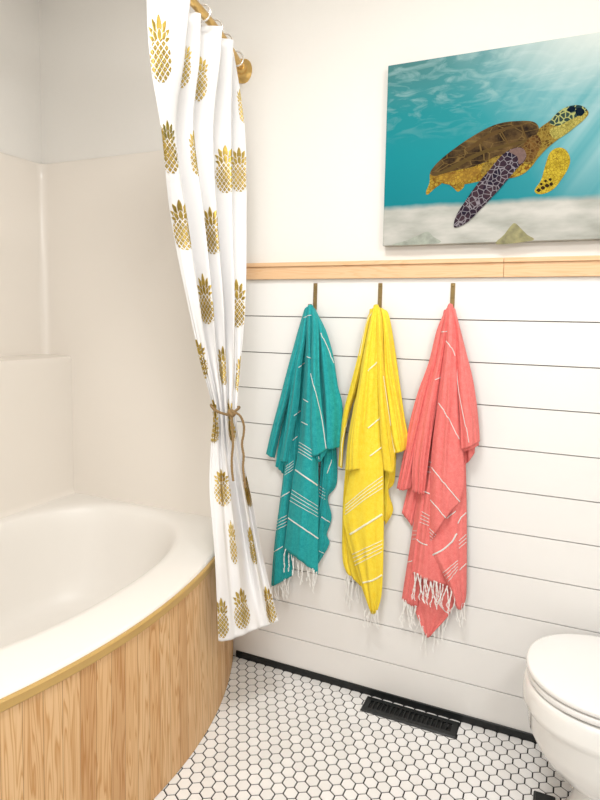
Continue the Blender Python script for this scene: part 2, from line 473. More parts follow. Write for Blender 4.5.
# arc lengths across each row
ARC = []
for r in rowsC:
    L = [0]
    for a, b in zip(r, r[1:]): L.append(L[-1]+(b-a).length)
    ARC.append(L)
nrmC = []
for i in range(NR+1):
    row = []
    for j in range(NC+1):
        a = rowsC[min(NR, i+1)][j]-rowsC[max(0, i-1)][j]; b = rowsC[i][min(NC, j+1)]-rowsC[i][max(0, j-1)]
        n_ = a.cross(b)
        row.append(n_.normalized() if n_.length > 1e-12 else Vector((0,-1,0)))
    nrmC.append(row)
def cur_pt(fi, fj, off):
    i, j = min(NR-1, int(fi)), min(NC-1, int(fj)); a, b = fi-i, fj-j
    P = rowsC; p = (P[i][j]*(1-b)+P[i][j+1]*b)*(1-a)+(P[i+1][j]*(1-b)+P[i+1][j+1]*b)*a
    n_ = (nrmC[i][j]+nrmC[i+1][j+1]).normalized()
    return p + n_*off, n_
def pine_mask(x, y, hwf=1.):
    """x,y in units of body half-width; y up; body centre at 0; True where gold"""
    q = (abs(x)/1.0)**2.3 + (abs(y)/1.35)**2.3
    if q < 1:
        # little diamond eyes with white gaps
        u = x*2.35*max(.5, hwf); v = y*1.9
        a, b = (u+v), (u-v)
        fa, fb = a-math.floor(a), b-math.floor(b)
        w = .16+.20*q
        return fa > w and fb > w and not (.56 < fa < .70 and .56 < fb < .70)
    if y > 1.0:
        for (bx, by, an, L_, w) in LEAF:
            ca, sa = math.cos(an), math.sin(an)
            dx, dy = x-bx, y-by
            l = dx*sa+dy*ca; t = dx*ca-dy*sa
            t -= .10*math.copysign(1, an)*(l/L_)**2 * (1 if an else 0)
            if 0 < l < L_:
                hw = w*(4*(l/L_+.12)*(1-l/L_)/1.1)**.8 if l/L_ < .99 else 0
                if abs(t) < hw-.045: return True
                if abs(t) < hw+.03: return False
    return False
LEAF = [(0,1.25,0,.75,.20), (-.2,1.2,-.45,.72,.19), (.2,1.2,.45,.72,.19), (-.3,1.1,-.95,.72,.17), (.3,1.1,.95,.72,.17),
        (0,1.55,0,1.35,.24), (-.18,1.5,-.32,1.15,.21), (.18,1.5,.32,1.15,.21), (-.25,1.3,-.7,1.0,.18), (.25,1.3,.7,1.0,.18)]
GV = {}
def pineapple(px, py, hgt, wid=1.0, tilt=0., side=None):
    h = cur_nearest(px, py)
    if not h: return
    i0, j0 = h; i0 += .5; j0 += .5
    dl = sum((rowsC[min(NR, int(i0)+k+1)][int(j0)]-rowsC[min(NR-1, int(i0)+k)][int(j0)]).length for k in range(0, 6))/6
    hw = hgt/4.25*wid                        # half width of the body in metres
    unit = hgt/4.25
    st = .0009; nx, ny = int(1.7*hw/st)+1, int(3.1*unit/st)+1
    ca, sa = math.cos(tilt), math.sin(tilt)
    def P(ix, iy):
        dx, dy = ix*st, iy*st
        X, Y = dx*ca-dy*sa, dx*sa+dy*ca
        fi = i0 - Y/dl
        if not 0 <= fi < NR: return None
        L = ARC[int(fi)]; L0 = L[int(j0)]*(1-j0%1)+L[min(NC, int(j0)+1)]*(j0%1)
        u = L0+X
        if u <= 0 or u >= L[-1]: return None
        lo, hi = 0, NC
        while hi-lo > 1:
            m_ = (lo+hi)//2
            if L[m_] <= u: lo = m_
            else: hi = m_
        fj = lo+(u-L[lo])/max(1e-9, L[lo+1]-L[lo])
        return fi, fj
    cache = {}
    def vert(ix, iy):
        k = (ix, iy)
        if k not in cache:
            q = P(ix, iy)
            if q is None: cache[k] = None
            else:
                p, n_ = cur_pt(*q, 0); s_ = 1 if n_.dot(CAM-p) > 0 else -1
                cache[k] = bm.verts.new(p + n_*s_*.0012)
        return cache[k]
    for iy in range(-ny//2-2, ny+2):
        for ix in range(-nx, nx):
            if not pine_mask((ix+.5)*st/hw, (iy+.5)*st/unit, wid): continue
            q = [vert(ix, iy), vert(ix+1, iy), vert(ix+1, iy+1), vert(ix, iy+1)]
            if None in q: continue
            f = bm.faces.new(q); f.material_index = 1; f.smooth = True
# centre of the body in the photo, then height of the whole motif
PINES = [(161,62,.165,.8),(183,72,.13,.7),(199,86,.14,.75),(170,156,.16,.7),(196,160,.14,.5),(226,178,.155,1),(240,176,.15,.9),(184,234,.15,.95),(212,238,.15,.95),
         (207,309,.15,.9),(237,313,.15,.95),(202,366,.135,.9),(224,373,.125,.9),(242,380,.12,.6),(215,430,.125,1),(231,430,.13,1),(222,492,.135,1),(248,494,.13,1),
         (233.5,550,.14,.35),(254,553,.12,.7),(222,624,.125,.8),(243,615,.13,1),(270,610,.12,.8),(244,112,.11,.5),(160,146,.1,.4)]
for p in PINES: pineapple(*p)
o = obj('curtain_cloth', bm, [curtain_m, gold], cur, angle=180)
md = o.modifiers.new('thickness', 'SOLIDIFY'); md.thickness = .0008; md.offset = 0

ring_group = 'curtain rings on the brass rod'
RL = ['pale curtain ring closest to the brass wall flange', 'pale curtain ring at second pleat from the wall flange', 'pale curtain ring at third pleat from the wall flange', 'pale curtain ring at top edge of photo above nearest pleat']
for y, lb in zip((-.11, -.235, -.325, -.415), RL):
    bm = bmesh.new(); c = Vector((rod_x(y)+.004, y, ZR-.004)); tg = Vector((rod_x(y-.02)-rod_x(y+.02), -.04, 0)).normalized(); sd = tg.cross(Vector((0,0,1)))
    tube(bm, [c + (sd*math.cos(a)+Vector((0,0,1))*math.sin(a))*.0235 for a in [2*math.pi*k/32 for k in range(32)]], .0028, 8, closed=True)
    tag(obj('curtain_ring', bm, ringm), lb, 'curtain ring', ring_group)

# jute tie
tie = thing('curtain_tieback', 'brown twisted rope tied around the gathered curtain', 'tieback', at(228, 412, -.34))
def rope(bm, pts, r=.0042, twist=2200/10, n=10):
    path = resample([Vector(p) for p in pts], max(24, 12*len(pts)))
    for ph in (0, 2*math.pi/3, 4*math.pi/3):
        out = []; up = Vector((0,.2,1)); L = 0
        for i, p in enumerate(path):
            t = (path[min(i+1, len(path)-1)]-path[max(i-1, 0)]).normalized()
            if i: L += (p-path[i-1]).length
            u = (up-t*up.dot(t))
            if u.length < .05: u = Vector((1,0,0)); u = u-t*u.dot(t)
            u.normalize(); w = t.cross(u); a = ph+L*260
            out.append(p+(u*math.cos(a)+w*math.sin(a))*r*.5)
        tube(bm, out, r*.62, 6)
bm = bmesh.new()
front = [at(211,405,-.29), at(212.5,407.5,-.335), at(217,411,-.352), at(223,413.5,-.357), at(229,414.5,-.36), at(234,412,-.352), at(238,409,-.325), at(239,407.5,-.29)]
bk = [at(238,407,-.255), at(228,407,-.235), at(217,406,-.245)]
rope(bm, front+bk+[front[0]]); obj('loop', bm, rope_m, tie)
bm = bmesh.new(); 
kc = at(231.5, 413, -.366)
tube(bm, [kc+Vector((.010*math.cos(a), -.003*math.sin(2*a), .008*math.sin(a))) for a in [2*math.pi*k/16 for k in range(16)]], .0052, 8, closed=True)
tube(bm, [kc+Vector((-.006,-.004,.006)), kc+Vector((0,-.007,0)), kc+Vector((.006,-.004,-.006))], .0055, 8); knot_ob = obj('knot', bm, rope_m, tie)
bm = bmesh.new(); rope(bm, [kc, at(231.5,420,-.372), at(232.5,432,-.376), at(233,445,-.385), at(231.8,458,-.395), at(232,470,-.402), at(233.2,481,-.408)], r=.0036); obj('tail', bm, rope_m, knot_ob)
bm = bmesh.new(); rope(bm, [kc, at(236,413,-.362), at(240.5,416.5,-.352), at(243.8,425,-.345), at(243.6,434,-.345), at(242,444,-.35), at(243.6,456,-.355), at(243,468,-.36), at(244.5,480,-.365), at(245,488,-.368)], r=.0036); obj('tail', bm, rope_m, knot_ob)

# ------------------------------------------------------------------ hooks + towels
def hook(px, colname):
    p = at(px, 283, -.004); x = p.x; zt = p.z
    h = thing('wall_hook', 'flat dark brass wall hook holding the %s towel' % colname, 'hook', (x, 0, zt-.1), 'three brass hooks under the rail')
    bm = bmesh.new(); w = .0068
    side = [(-.0005, zt), (-.0045, zt-.001), (-.0045, zt-.084), (-.008, zt-.094), (-.018, zt-.0985), (-.033, zt-.096), (-.043, zt-.087), (-.046, zt-.074), (-.0495, zt-.075), (-.0465, zt-.090), (-.035, zt-.0995), (-.018, zt-.1025), (-.006, zt-.098), (-.0005, zt-.088)]
    loft(bm, [[(x-w, a, b) for a, b in side], [(x+w, a, b) for a, b in side]]); bmesh.ops.bevel(bm, geom=bm.edges[:], offset=.0005, segments=1, affect='EDGES')
    obj('plate', bm, oldbrass, h, angle=30)
    bm = bmesh.new(); lathe(bm, [(0,.0035), (.001,.0034), (.0018,.0022), (.002,.0001)], (x, -.0045, zt-.010), (0,-1,0), 14); obj('screw', bm, oldbrass, h)
    bm = bmesh.new(); lathe(bm, [(0,.0035), (.001,.0034), (.0018,.0022), (.002,.0001)], (x, -.0045, zt-.046), (0,-1,0), 14); obj('screw', bm, oldbrass, h)
hook(315.3, 'teal'); hook(380.3, 'yellow'); hook(453, 'coral')

TN, TM = 80, 44
def towel_sheet(rbs, seed=0, wr=.0022):
    R_ = [resample([at(px, py+max(0, (312-py)*.2), -(d if d < 2.6 else 2.6+(d-2.6)*1.45)/100) for px, py, d in r], TN) for r in rbs]
    P = []
    for i in range(TN):
        line = [r[i] for r in R_]
        row = []
        for j in range(TM):
            p = cr_interp(line, j/(TM-1)*(len(line)-1))
            k = i/(TN-1)
            e = .3+.7*min(1, k*2)
            dn = wr*e*noise.noise(Vector((j/TM*4.5+seed*7.1, i/TN*3.2+seed, seed*1.7))) + wr*.7*e*noise.noise(Vector((j/TM*7+seed*5, i/TN*1.6+seed*3, 5))) + wr*.3*e*noise.noise(Vector((j/TM*14+seed, i/TN*7+seed*3, 9)))
            rg = .5-abs(noise.noise(Vector((j/TM*3.6+seed*3.3, i/TN*.9+seed*2, 1))))*2
            rg2 = .5-abs(noise.noise(Vector((j/TM*8+seed*9.3, i/TN*1.5-seed*2, 4))))*2
            dn -= e*(.0085*rg+.001*rg2)
            p = p + Vector((0, dn, 0))
            if p.y > -.004: p.y = -.004
            row.append(p)
        P.append(row)
    return P
def towel(name, label, base, sheets, stripes, m, sm, fringes):
    root = thing(name, label, 'towel', base, 'cotton towels on the brass hooks')
    bm = bmesh.new()
    for k, s in enumerate(sheets): sheet_mesh(bm, towel_sheet(s, k+len(label)))
    bm.normal_update(); bv = BVHTree.FromBMesh(bm)
    sb = bmesh.new(); nS = 0
    for pts, wd in stripes:
        wd *= .85 if sm is stripe_w else 1.25
        pts2 = [Vector((a, b, 0)) for a, b in pts]
        dense = resample(pts2, max(6, int(sum((q-p).length for p, q in zip(pts2, pts2[1:]))*1.2))) if len(pts2) > 2 else [pts2[0].lerp(pts2[1], k/max(6, int((pts2[1]-pts2[0]).length*1.2))) for k in range(max(6, int((pts2[1]-pts2[0]).length*1.2))+1)]
        H = []
        for q in dense:
            h = bv.ray_cast(CAM, ray(q.x, q.y).normalized())
            if h[0] is None: H.append(None)
            else:
                n_ = h[1] if h[1].dot(CAM-h[0]) > 0 else -h[1]
                H.append((h[0], n_))
        prev = None
        for i, h in enumerate(H):
            if h is None: prev = None; continue
            nb = H[i+1] if i+1 < len(H) and H[i+1] else (H[i-1] if i else None)
            if nb is None: prev = None; continue
            t = (nb[0]-h[0])*(1 if i+1 < len(H) and H[i+1] else -1)
            if t.length < 1e-6: continue
            s_ = h[1].cross(t.normalized()); s_.normalize()
            c = h[0]+h[1]*.0017
            a, b = sb.verts.new(c+s_*wd/2), sb.verts.new(c-s_*wd/2)
            if prev and (prev[2]-h[0]).length < .012: sb.faces.new((prev[0], a, b, prev[1]))
            prev = (a, b, h[0])
    # stripes woven into the same cloth: same mesh, second material
    loose = [v for v in sb.verts if not v.link_faces]; bmesh.ops.delete(sb, geom=loose, context='VERTS')
    me0 = bpy.data.meshes.new('tmp'); sb.to_mesh(me0); sb.free()
    n0 = len(bm.faces); bm.from_mesh(me0); bm.faces.ensure_lookup_table()
    for f in bm.faces[n0:]: f.material_index = 1
    bpy.data.meshes.remove(me0)
    me = bpy.data.meshes.new('cloth')
    for f in bm.faces: f.smooth = True
    bm.to_mesh(me); bm.free()
    o = link('cloth', me, [m, sm], root)
    md = o.modifiers.new('thickness', 'SOLIDIFY'); md.thickness = .0016; md.offset = 0
    for (x0, y0, x1, y1, d, n, ln) in fringes:
        fb = bmesh.new()
        n = int(n*1.5); ln *= 1.25
        for k in range(n):
            f = (k+.5+random.uniform(-.25,.25))/n
            p = at(x0+(x1-x0)*f, y0+(y1-y0)*f, -(d if d < 2.6 else 2.6+(d-2.6)*1.45)/100)
            L = ln*random.uniform(.75, 1.15); sway = random.uniform(-.012, .012); sway2 = random.uniform(-.006,.006)
            for q in range(2):
                pts = []; ph = q*math.pi+random.random()
                for s in range(9):
                    t = s/8
                    sp_ = (.0016 if t < .62 else .0016+.012*(t-.62)*(1 if q else -.8))
                    pts.append(p+Vector((sway*t+sway2*math.sin(t*5+k)+sp_*math.cos(ph+t*14), -.003*math.sin(t*3)+sp_*math.sin(ph+t*14), .002-L*t)))
                for v in pts: v.y = min(v.y, -.005)
                tube(fb, pts, [.0011]*3+[.001]*3+[.0009]*3, 5)
            kn = p+Vector((sway*.62+sway2*math.sin(.62*5+k), -.003, -L*.62))
            bmesh.ops.create_icosphere(fb, subdivisions=1, radius=.0024, matrix=Matrix.Translation(kn))
        fo = obj('fringe', fb, fringe_m, root); fo['label'] = 'white knotted cord fringe'
    return root

def px2(o, s, pts): return [(o[0]+a/s, o[1]+b/s) for a, b in pts]
TW, NWd = .0038, .0019          # thick / narrow stripe widths in metres

# ---------------- teal
teal_sheets = [
 # lower right back layer
 [[(311,306,2.5),(318,360,2.2),(322,430,2.2),(320,480,2.2),(314,530,2.2),(309,558,2.2)], [(312,306,3),(322,360,3),(328,430,3),(326,480,3.2),(321,520,3),(315,560,3)], [(313,306,2.2),(328,360,2),(334,430,1.8),(336,482,1.5),(327,498,2),(331,518,2.2),(326,535,1.6),(329,544,1.6),(318,564,2)]],
 # left long strip
 [[(306,307,3.5),(297,350,3),(289,420,3),(283,475,3),(279,505,3.2),(274,545,3.2),(271,587,3)], [(307,306,4.5),(300,350,4.3),(292,420,4.2),(288,475,4.4),(284,510,4.4),(279,548,4.3),(277,584,4)], [(308,306,4),(303,350,3.2),(297,420,3),(294,475,3),(291,510,3),(288,548,3),(284,580.5,2.8)], [(309,306,3.5),(306,350,2.6),(303,420,2.4),(300,475,2.4),(298,510,2.4),(294,548,2.4),(292,576,2.2)]],
 # small tail behind the left flaps
 [[(303,325,2),(292,380,1.6),(281,430,1.6),(276,466,1.6)], [(304,325,2.4),(295,380,2.4),(286,440,2.4),(280,470,2.4)], [(305,325,2),(299,380,2),(291,440,2),(285,476,2)]],
 # right back flap
 [[(311,306,3),(315,330,4),(316,370,4.2),(319,410,4.2),(321,449,4.2)], [(313,306,4),(321,330,5),(326,370,5.2),(330,410,5.2),(331,449,5)], [(315,308,2.5),(326,331,3.4),(333,355,3.2),(338,385,3),(343,408,2.8),(340,447,2.8)]],
 # outer left flap
 [[(304.5,309,2.5),(297,335,3),(289,365,3.2),(280,400,3),(272.5,428,2.8),(266.5,454,2.6)], [(305.5,307,3.8),(300,335,4.6),(292,365,5),(285,400,5),(278,428,4.8),(271,457,4.4)], [(307,306,3.5),(303,335,4.2),(298,365,4.2),(289,400,3.4),(281,428,3),(274.5,458,2.8)]],
 # inner left flap
 [[(305.5,309,4),(301,335,4.6),(295,365,4.8),(288.5,405,4.4),(285,432,4.2),(280.5,460,4)], [(306.5,306,5),(303,335,5.8),(298,365,6.4),(293,405,6.4),(289,432,6.2),(284,462,5.6)], [(308,305,5),(306,335,5),(302,365,5),(299,405,4.6),(294,432,4.4),(288.5,462,4.2)]],
 # long centre fold
 [[(309,308,2.5),(308,303.5,4.4),(307,320,5),(306,350,5),(302,400,4.6),(298,448,4.4),(291,490,4.4),(286,535,4.4),(284,549,4.4)], [(310,308,2.5),(310,302.8,4.6),(309,320,6.2),(309,350,6.6),(307,400,6.6),(304,450,6.6),(300,495,6.4),(297,540,6.2),(295.5,557,6)], [(311,308,2.5),(311.5,303.2,4.6),(311,320,5.6),(311,350,6),(313,400,6.1),(313,450,6.2),(310,500,6),(308,545,5.8),(307,565.5,5.6)], [(313,308,2.5),(313.5,304.5,4.4),(313.5,320,4.8),(315,350,5),(317,400,5),(318,450,4.6),(318.3,490,4.4),(318.3,540,4.2),(318.3,574.5,4.2)]],
 # front right flap with white edge
 [[(311,307,4.4),(312,320,5.8),(311.5,345,6.2),(310,380,6.6),(309,420,6.8),(309.5,456,6.4)], [(312.5,306,5),(314.5,320,6.4),(314,345,7.2),(314,380,7.8),(315,420,7.8),(317,455,7.2)], [(314,307,4.4),(318,322,5.4),(319.5,345,5.8),(320,380,6.2),(323,420,6.2),(326.5,449.5,5.8)]],
 # turned back corner under the front right flap
 [[(311,400,4.8),(312,430,5),(316,456,5.2),(319,462,5.2)], [(316,400,5),(320,430,5.4),(321,457,5.6),(321.5,461,5.6)], [(321,400,4.6),(326,430,4.8),(327,450,5),(322,459,5)]],
]
c1, c2, c3 = (260,300), (260,420), (260,520); k6 = 6.667
teal_str = [(px2(c1,k6,q), w) for q, w in [([(295,118),(318,106),(340,102)],.003), ([(255,450),(297,418)],.003), ([(315,378),(342,390)],.003), ([(225,770),(270,738)],.003), ([(290,660),(322,680)],.003),
   ([(405,220),(450,320),(490,420)],.0034), ([(340,490),(375,640),(410,790),(440,990)],.003)]]
teal_str += [(px2(c2,k6,q), w) for q, w in [([(278,12),(318,32)],.003), ([(215,135),(248,108)],.003), ([(232,328),(382,435)],TW*1.5), ([(185,650),(388,790)],TW*1.3), ([(140,515),(195,478)],TW*1.1),
   ([(388,242),(392,262)],.003), ([(480,265),(445,355)],.003), ([(408,645),(465,680)],TW)]]
for k in range(4):
    teal_str.append((px2(c2,k6,[(258-k*2,145+k*21),(300,170+k*22),(345,200+k*22)]), NWd))
    teal_str.append((px2(c2,k6,[(215-k*5,465+k*24),(385,575+k*23)]), NWd))
    teal_str.append((px2(c2,k6,[(174-k*3,310+k*19),(225-k*2,268+k*20)]), NWd))
    teal_str.append((px2(c2,k6,[(110-k*3,675+k*21),(176,634+k*21)]), NWd))
    teal_str.append((px2(c2,k6,[(389,435+k*22),(432,462+k*22)]), NWd))
teal_str += [(px2(c3,k6,[(90,215),(150,175)]), TW), (px2(c3,k6,[(392,205),(425,220)]), .003)]
towel('hand_towel', 'teal striped cotton towel with white fringe, beside the curtain', at(309,304,-.05), teal_sheets, teal_str, teal, stripe_w,
      [(285,549,318,573,5.2,9,.060), (271.5,586,291,577,3,7,.055)])

# ---------------- yellow
yel_sheets = [
 # right back layer
 [[(378,306,2.5),(380,360,2.2),(381,430,2.2),(381,480,2.2),(380,520,2.2)], [(379,306,3),(386,360,3),(390,430,3),(388,482,3),(385,521,3)], [(380,306,2),(391,360,2),(396,430,2),(394.5,480,1.8),(388,491,2.4),(393,510,1.8),(385.5,525,2)]],
 # left back layer
 [[(370,308,2.5),(360,370,2.2),(350,430,2.2),(344,490,2),(342.5,532,2),(343,560,2),(347,573,2)], [(371,308,3),(363,370,3),(356,430,3),(350,490,2.8),(348,532,2.8),(350,562,2.8),(354,579,2.6)], [(372,308,2.5),(367,370,2.4),(363,430,2.4),(360,490,2.4),(360,532,2.4),(361,565,2.4),(363,588,2.2)]],
 # outer left edge
 [[(371,310,3),(366,322,3.4),(358,356,3.6),(350,388,3.4),(344,410,3.2),(341,432,3),(338.5,466,2.8)], [(372,308,4),(368,322,4.8),(361,356,5),(353,390,5),(348,412,4.8),(344,438,4.4),(341.5,467.5,4.2)], [(373,307,3.6),(370,322,4.4),(364,356,4.4),(356.5,390,4),(350,410,3.4),(344,438,3),(342,468,2.8)]],
 # right flap
 [[(380,308,3.2),(382,330,4.6),(383,370,5),(386,410,5),(389,440,5),(394,453.5,4.8)], [(381.5,307,4.2),(386,330,5.8),(389,370,6.2),(395,410,6.2),(399,438,6),(401,452,5.6)], [(383,308,2.6),(389,316,3.4),(396,356,3.6),(404,412,3.4),(408,436,3.2),(406.5,449,3)]],
 # long centre panel
 [[(374,309,2.5),(373.5,304.5,4.4),(371,325,5),(367,365,5),(360,420,4.8),(351,470,4.6),(344,508,4.4),(346,532,4.4),(362,586,4.4),(371,613,4.4)], [(375.5,309,2.5),(375,303.5,4.6),(374,325,6),(371,365,6.6),(367,420,6.6),(360,470,6.2),(356,508,6),(358,535,6),(366,586,5.8),(372,613.5,5)], [(377,309,2.5),(376.5,303,4.6),(377,325,6),(376,365,6.2),(375,420,6),(373,470,6),(371,508,5.8),(372,540,5.8),(373.5,586,5.6),(374,614,5)], [(379,309,2.5),(378.5,304,4.4),(380,325,4.8),(382,365,5),(383,420,5),(383.5,470,4.8),(384,510,4.6),(384,545,4.6),(382,592,4.4),(377,612,4.4)]],
 # front left flap with squared end
 [[(372.5,309,4),(369,325,5),(363,356,5.4),(357,392,5.2),(353,410,5),(348,438,5),(345,470.5,4.8)], [(373.5,307,5),(371,325,6.4),(366.5,356,7),(361,392,7.4),(357,420,7.4),(354,445,7.2),(353.5,470,6.6)], [(375,306,5.2),(374,325,6),(371,356,6.2),(368,392,6.2),(367,420,6.2),(366.5,445,6),(366.5,467,5.8)]],
 # narrow fold right of centre
 [[(377,307,4.8),(377.5,325,6),(378,360,6.2),(379,400,6.2),(381,440,5.8),(384,470,5)], [(378.5,306,5.2),(380,325,6.8),(382,360,7.2),(385,400,7.2),(389,440,6.8),(393,472,5.6)], [(380,307,4.6),(382.5,325,5.6),(384,365,6),(388,405,6),(392,440,5.6),(395,455,5.2)]],
]
c4, c5 = (330,300), (330,460)
yel_str = [(px2(c4,5,q), w) for q, w in [([(190,355),(235,310)],.0034), ([(190,640),(250,590)],.0034), ([(200,780),(258,735)],.0034)]]
yel_str += [(px2(c5,4.71,q), w) for q, w in [([(95,350),(245,255)],TW*1.4), ([(150,578),(200,566),(245,540)],TW*1.2)]]
yel_str += [([(372,311),(366,326),(360,356)],.002), ([(383,376),(390,424),(394.5,453)],.002), ([(349.5,412),(342.5,440),(341,466)],.002)]
for k in range(4):
    yel_str.append((px2(c5,4.71,[(75-k*1,212+k*15),(160,140+k*16),(246,76+k*18)]), NWd*1.1))
    yel_str.append((px2(c5,4.71,[(106+k*4,444+k*17),(246,378+k*17)]), NWd*1.1))
towel('hand_towel', 'yellow cotton towel with pale stripes hanging between two other towels', at(376,304,-.05), yel_sheets, yel_str, yellow, stripe_y,
      [(346,573,354,580,2.4,4,.085), (366,609,378,611,4.6,5,.05), (356,583,363,589,2.2,2,.06)])

# ---------------- coral
cor_sheets = [
 # hanging tip at the very back
 [[(440,420,1.6),(424,500,1.6),(415,560,1.6),(414,604,1.6),(427,637,1.6)], [(446,420,2.2),(434,500,2.2),(430,560,2.2),(430,604,2.2),(428.5,637,2)], [(452,420,1.8),(450,500,1.8),(454,560,1.8),(453,606,1.8),(430,636,1.7)]],
 # left lower strip
 [[(444,310,2.2),(430,400,2.2),(418,490,2.4),(411,540,2.6),(406,572,2.6),(402,599,2.6)], [(445,309,3),(433,400,3.2),(423,490,3.6),(417,540,3.8),(413,572,3.8),(409,604,3.6)], [(446,309,2.6),(437,400,2.6),(431,490,2.8),(426,540,2.8),(422,572,2.8),(417,608,2.6)]],
 # left back corner
 [[(443,320,1.8),(426,400,1.6),(412,470,1.6),(402,513,1.4)], [(444,320,2.4),(430,400,2.4),(418,470,2.4),(408,520,2)], [(445,320,2),(434,400,2),(424,470,2),(412,527,1.6)]],
 # right back corner
 [[(456,330,2),(462,390,2.2),(462,430,2.2),(463,466,2.2)], [(458,330,2.6),(467,390,3),(468,430,3),(469,461,2.8)], [(460,330,1.8),(472,390,1.8),(476,430,1.6),(474.5,453,1.6)]],
 # right long panel
 [[(450,308,3.2),(447,400,3.4),(436,490,3.6),(427,542,4.2),(432,558,4.4),(445,578,4.4),(457,608,4.2)], [(451,308,4),(452,400,4.6),(447,490,4.8),(440,542,5.4),(444,562,5.4),(452,583,5.2),(459,609,4.6)], [(452,308,3.6),(457,400,4.2),(456,490,4.2),(455,542,4.6),(456,565,4.6),(459,590,4.4),(461,609,4)], [(454,308,2.6),(463,400,2.6),(466,490,2.8),(466.5,542,3),(466.5,568,3),(466,596,3),(463,607,2.8)]],
 # left outer flap
 [[(446,309,2.8),(437,330,3.2),(429,362,3.4),(419,390,3.4),(411,418,3.2),(405,448,3),(397,488,2.8)], [(447,307,3.8),(440,330,4.4),(433,362,5),(425,390,5),(418,420,5),(411,450,4.6),(402,490.5,4.2)], [(448,306,3.8),(443,330,4.2),(438,362,4.4),(432,390,4),(425,420,3.6),(418,452,3.4),(411,488,3)]],
 # left front flap
 [[(447,308,4),(441,335,4.4),(434,368,4.6),(426,395,4.4),(418,430,4.4),(413,462,4.2),(412.5,491,4)], [(448,306,4.8),(444,335,5.6),(438,368,6),(432,395,6),(425,430,6),(420,462,5.8),(418.5,494,5.4)], [(449,306,4.6),(446.5,335,5),(442,368,5),(438,398,4.8),(432,435,4.6),(428,464,4.6),(424,495,4.4)]],
 # middle panel that ends in the fringe
 [[(447,310,3.2),(440,400,3.6),(429,470,3.8),(420,530,4),(415,565,4),(412,573,4)], [(448,310,3.8),(443,400,4.4),(434,470,4.8),(428,530,5),(425,565,5),(424,579,4.8)], [(449,310,3.8),(447,400,4.2),(440,470,4.4),(437,530,4.6),(437,565,4.6),(438,583,4.4)], [(450,310,3.4),(451,400,3.8),(448,470,4),(450,530,4),(453,565,4),(455,591,3.8)]],
 # broad front panel ending in a diagonal hem
 [[(449,308.5,2.5),(448,304.5,4.4),(446,335,5),(441,375,5),(437.5,405,5),(431.5,455,5),(430,500,5),(429.5,541,5)], [(450,308.5,2.5),(449.5,303,4.6),(449,335,6.6),(446,375,7),(444,405,7),(440,455,7),(438,495,6.8),(438,529,6.4)], [(451,308.5,2.5),(451,303.2,4.6),(453,335,6.4),(452,375,6.8),(452,405,6.8),(450,455,6.6),(449,490,6.4),(448,515,6)], [(453,309,2.5),(453,304.5,4.2),(457,335,5.2),(459,375,5.2),(460.5,405,5),(463,450,4.8),(464.5,480,4.6),(460.5,501,4.8)]],
 # right front flap, folded end
 [[(452,308,4.4),(455,330,5.2),(457,366,5.6),(458,392,6),(460,420,6),(461.5,449.5,5.6)], [(453.5,307,4.8),(459,330,6.2),(463,366,6.8),(466,392,7),(469,420,7),(470,446.5,6.4)], [(455,308,3.6),(464,344,4.4),(472,376,4.4),(476,400,4.2),(478.5,425,4),(479.5,441.5,4)]],
 # inner fold layers of that flap
 [[(456,360,4.6),(459,392,5),(462,420,5),(464,451.5,4.6)], [(462,360,5),(466,392,5.4),(469,420,5.4),(471,449,5)], [(470,370,3.6),(474,392,3.6),(477,420,3.4),(479,445,3.4)]],
]
c6, c7, c8 = (390,300), (390,440), (390,540)
cor_str = [(px2(c6,5,q), w) for q, w in [([(258,160),(287,157)],.003), ([(283,205),(310,245),(325,280)],.003), ([(225,398),(255,385)],.003), ([(245,515),(280,570),(345,695)],.003), ([(335,330),(345,450),(395,712)],.0022)]]
cor_str += [(px2(c7,6,q), w) for q, w in [([(252,165),(330,265),(418,370)],.0034), ([(245,360),(290,412),(335,470)],.0034), ([(205,308),(240,322)],TW*1.2), ([(160,595),(190,618),(225,630)],TW), ([(340,470),(395,425)],.003),
   ([(255,690),(320,655),(370,610),(400,560)],TW*1.5), ([(405,500),(425,465),(455,435)],TW), ([(100,735),(135,725)],.003)]]
for k in range(3):
    cor_str.append((px2(c7,6,[(230-k*4,130+k*30),(250-k*2,133+k*30)]), NWd))
    cor_str.append((px2(c7,6,[(142-k*4,545+k*25),(162-k*3,545+k*24)]), NWd))
    cor_str.append((px2(c7,6,[(412,605+k*22),(455,565+k*23)]), NWd))
for k in range(4):
    cor_str.append((px2(c7,6,[(190-k*4,428+k*21),(238-k*2,455+k*19)]), NWd))
    cor_str.append((px2(c7,6,[(238+k*2,530+k*22),(278-k*10,570+k*10)]), NWd))
    cor_str.append((px2(c8,6,[(318+k*11,196+k*17),(405,122+k*18)]), NWd))
cor_str += [(px2(c8,6,[(415,180),(455,140)]), .003), (px2(c8,6,[(285,370),(330,425),(365,440)]), .003)]
towel('hand_towel', 'coral pink striped towel with thick white fringe, nearest the toilet', at(450,304,-.05), cor_sheets, cor_str, coral, stripe_w,
      [(413,572,455,590,4.8,13,.068), (402.5,599,416,607,3.4,6,.065), (457,607,465,603,3.8,4,.055), (417,612,428,636,1.9,3,.06), (431,635,452,612,1.9,3,.05)])

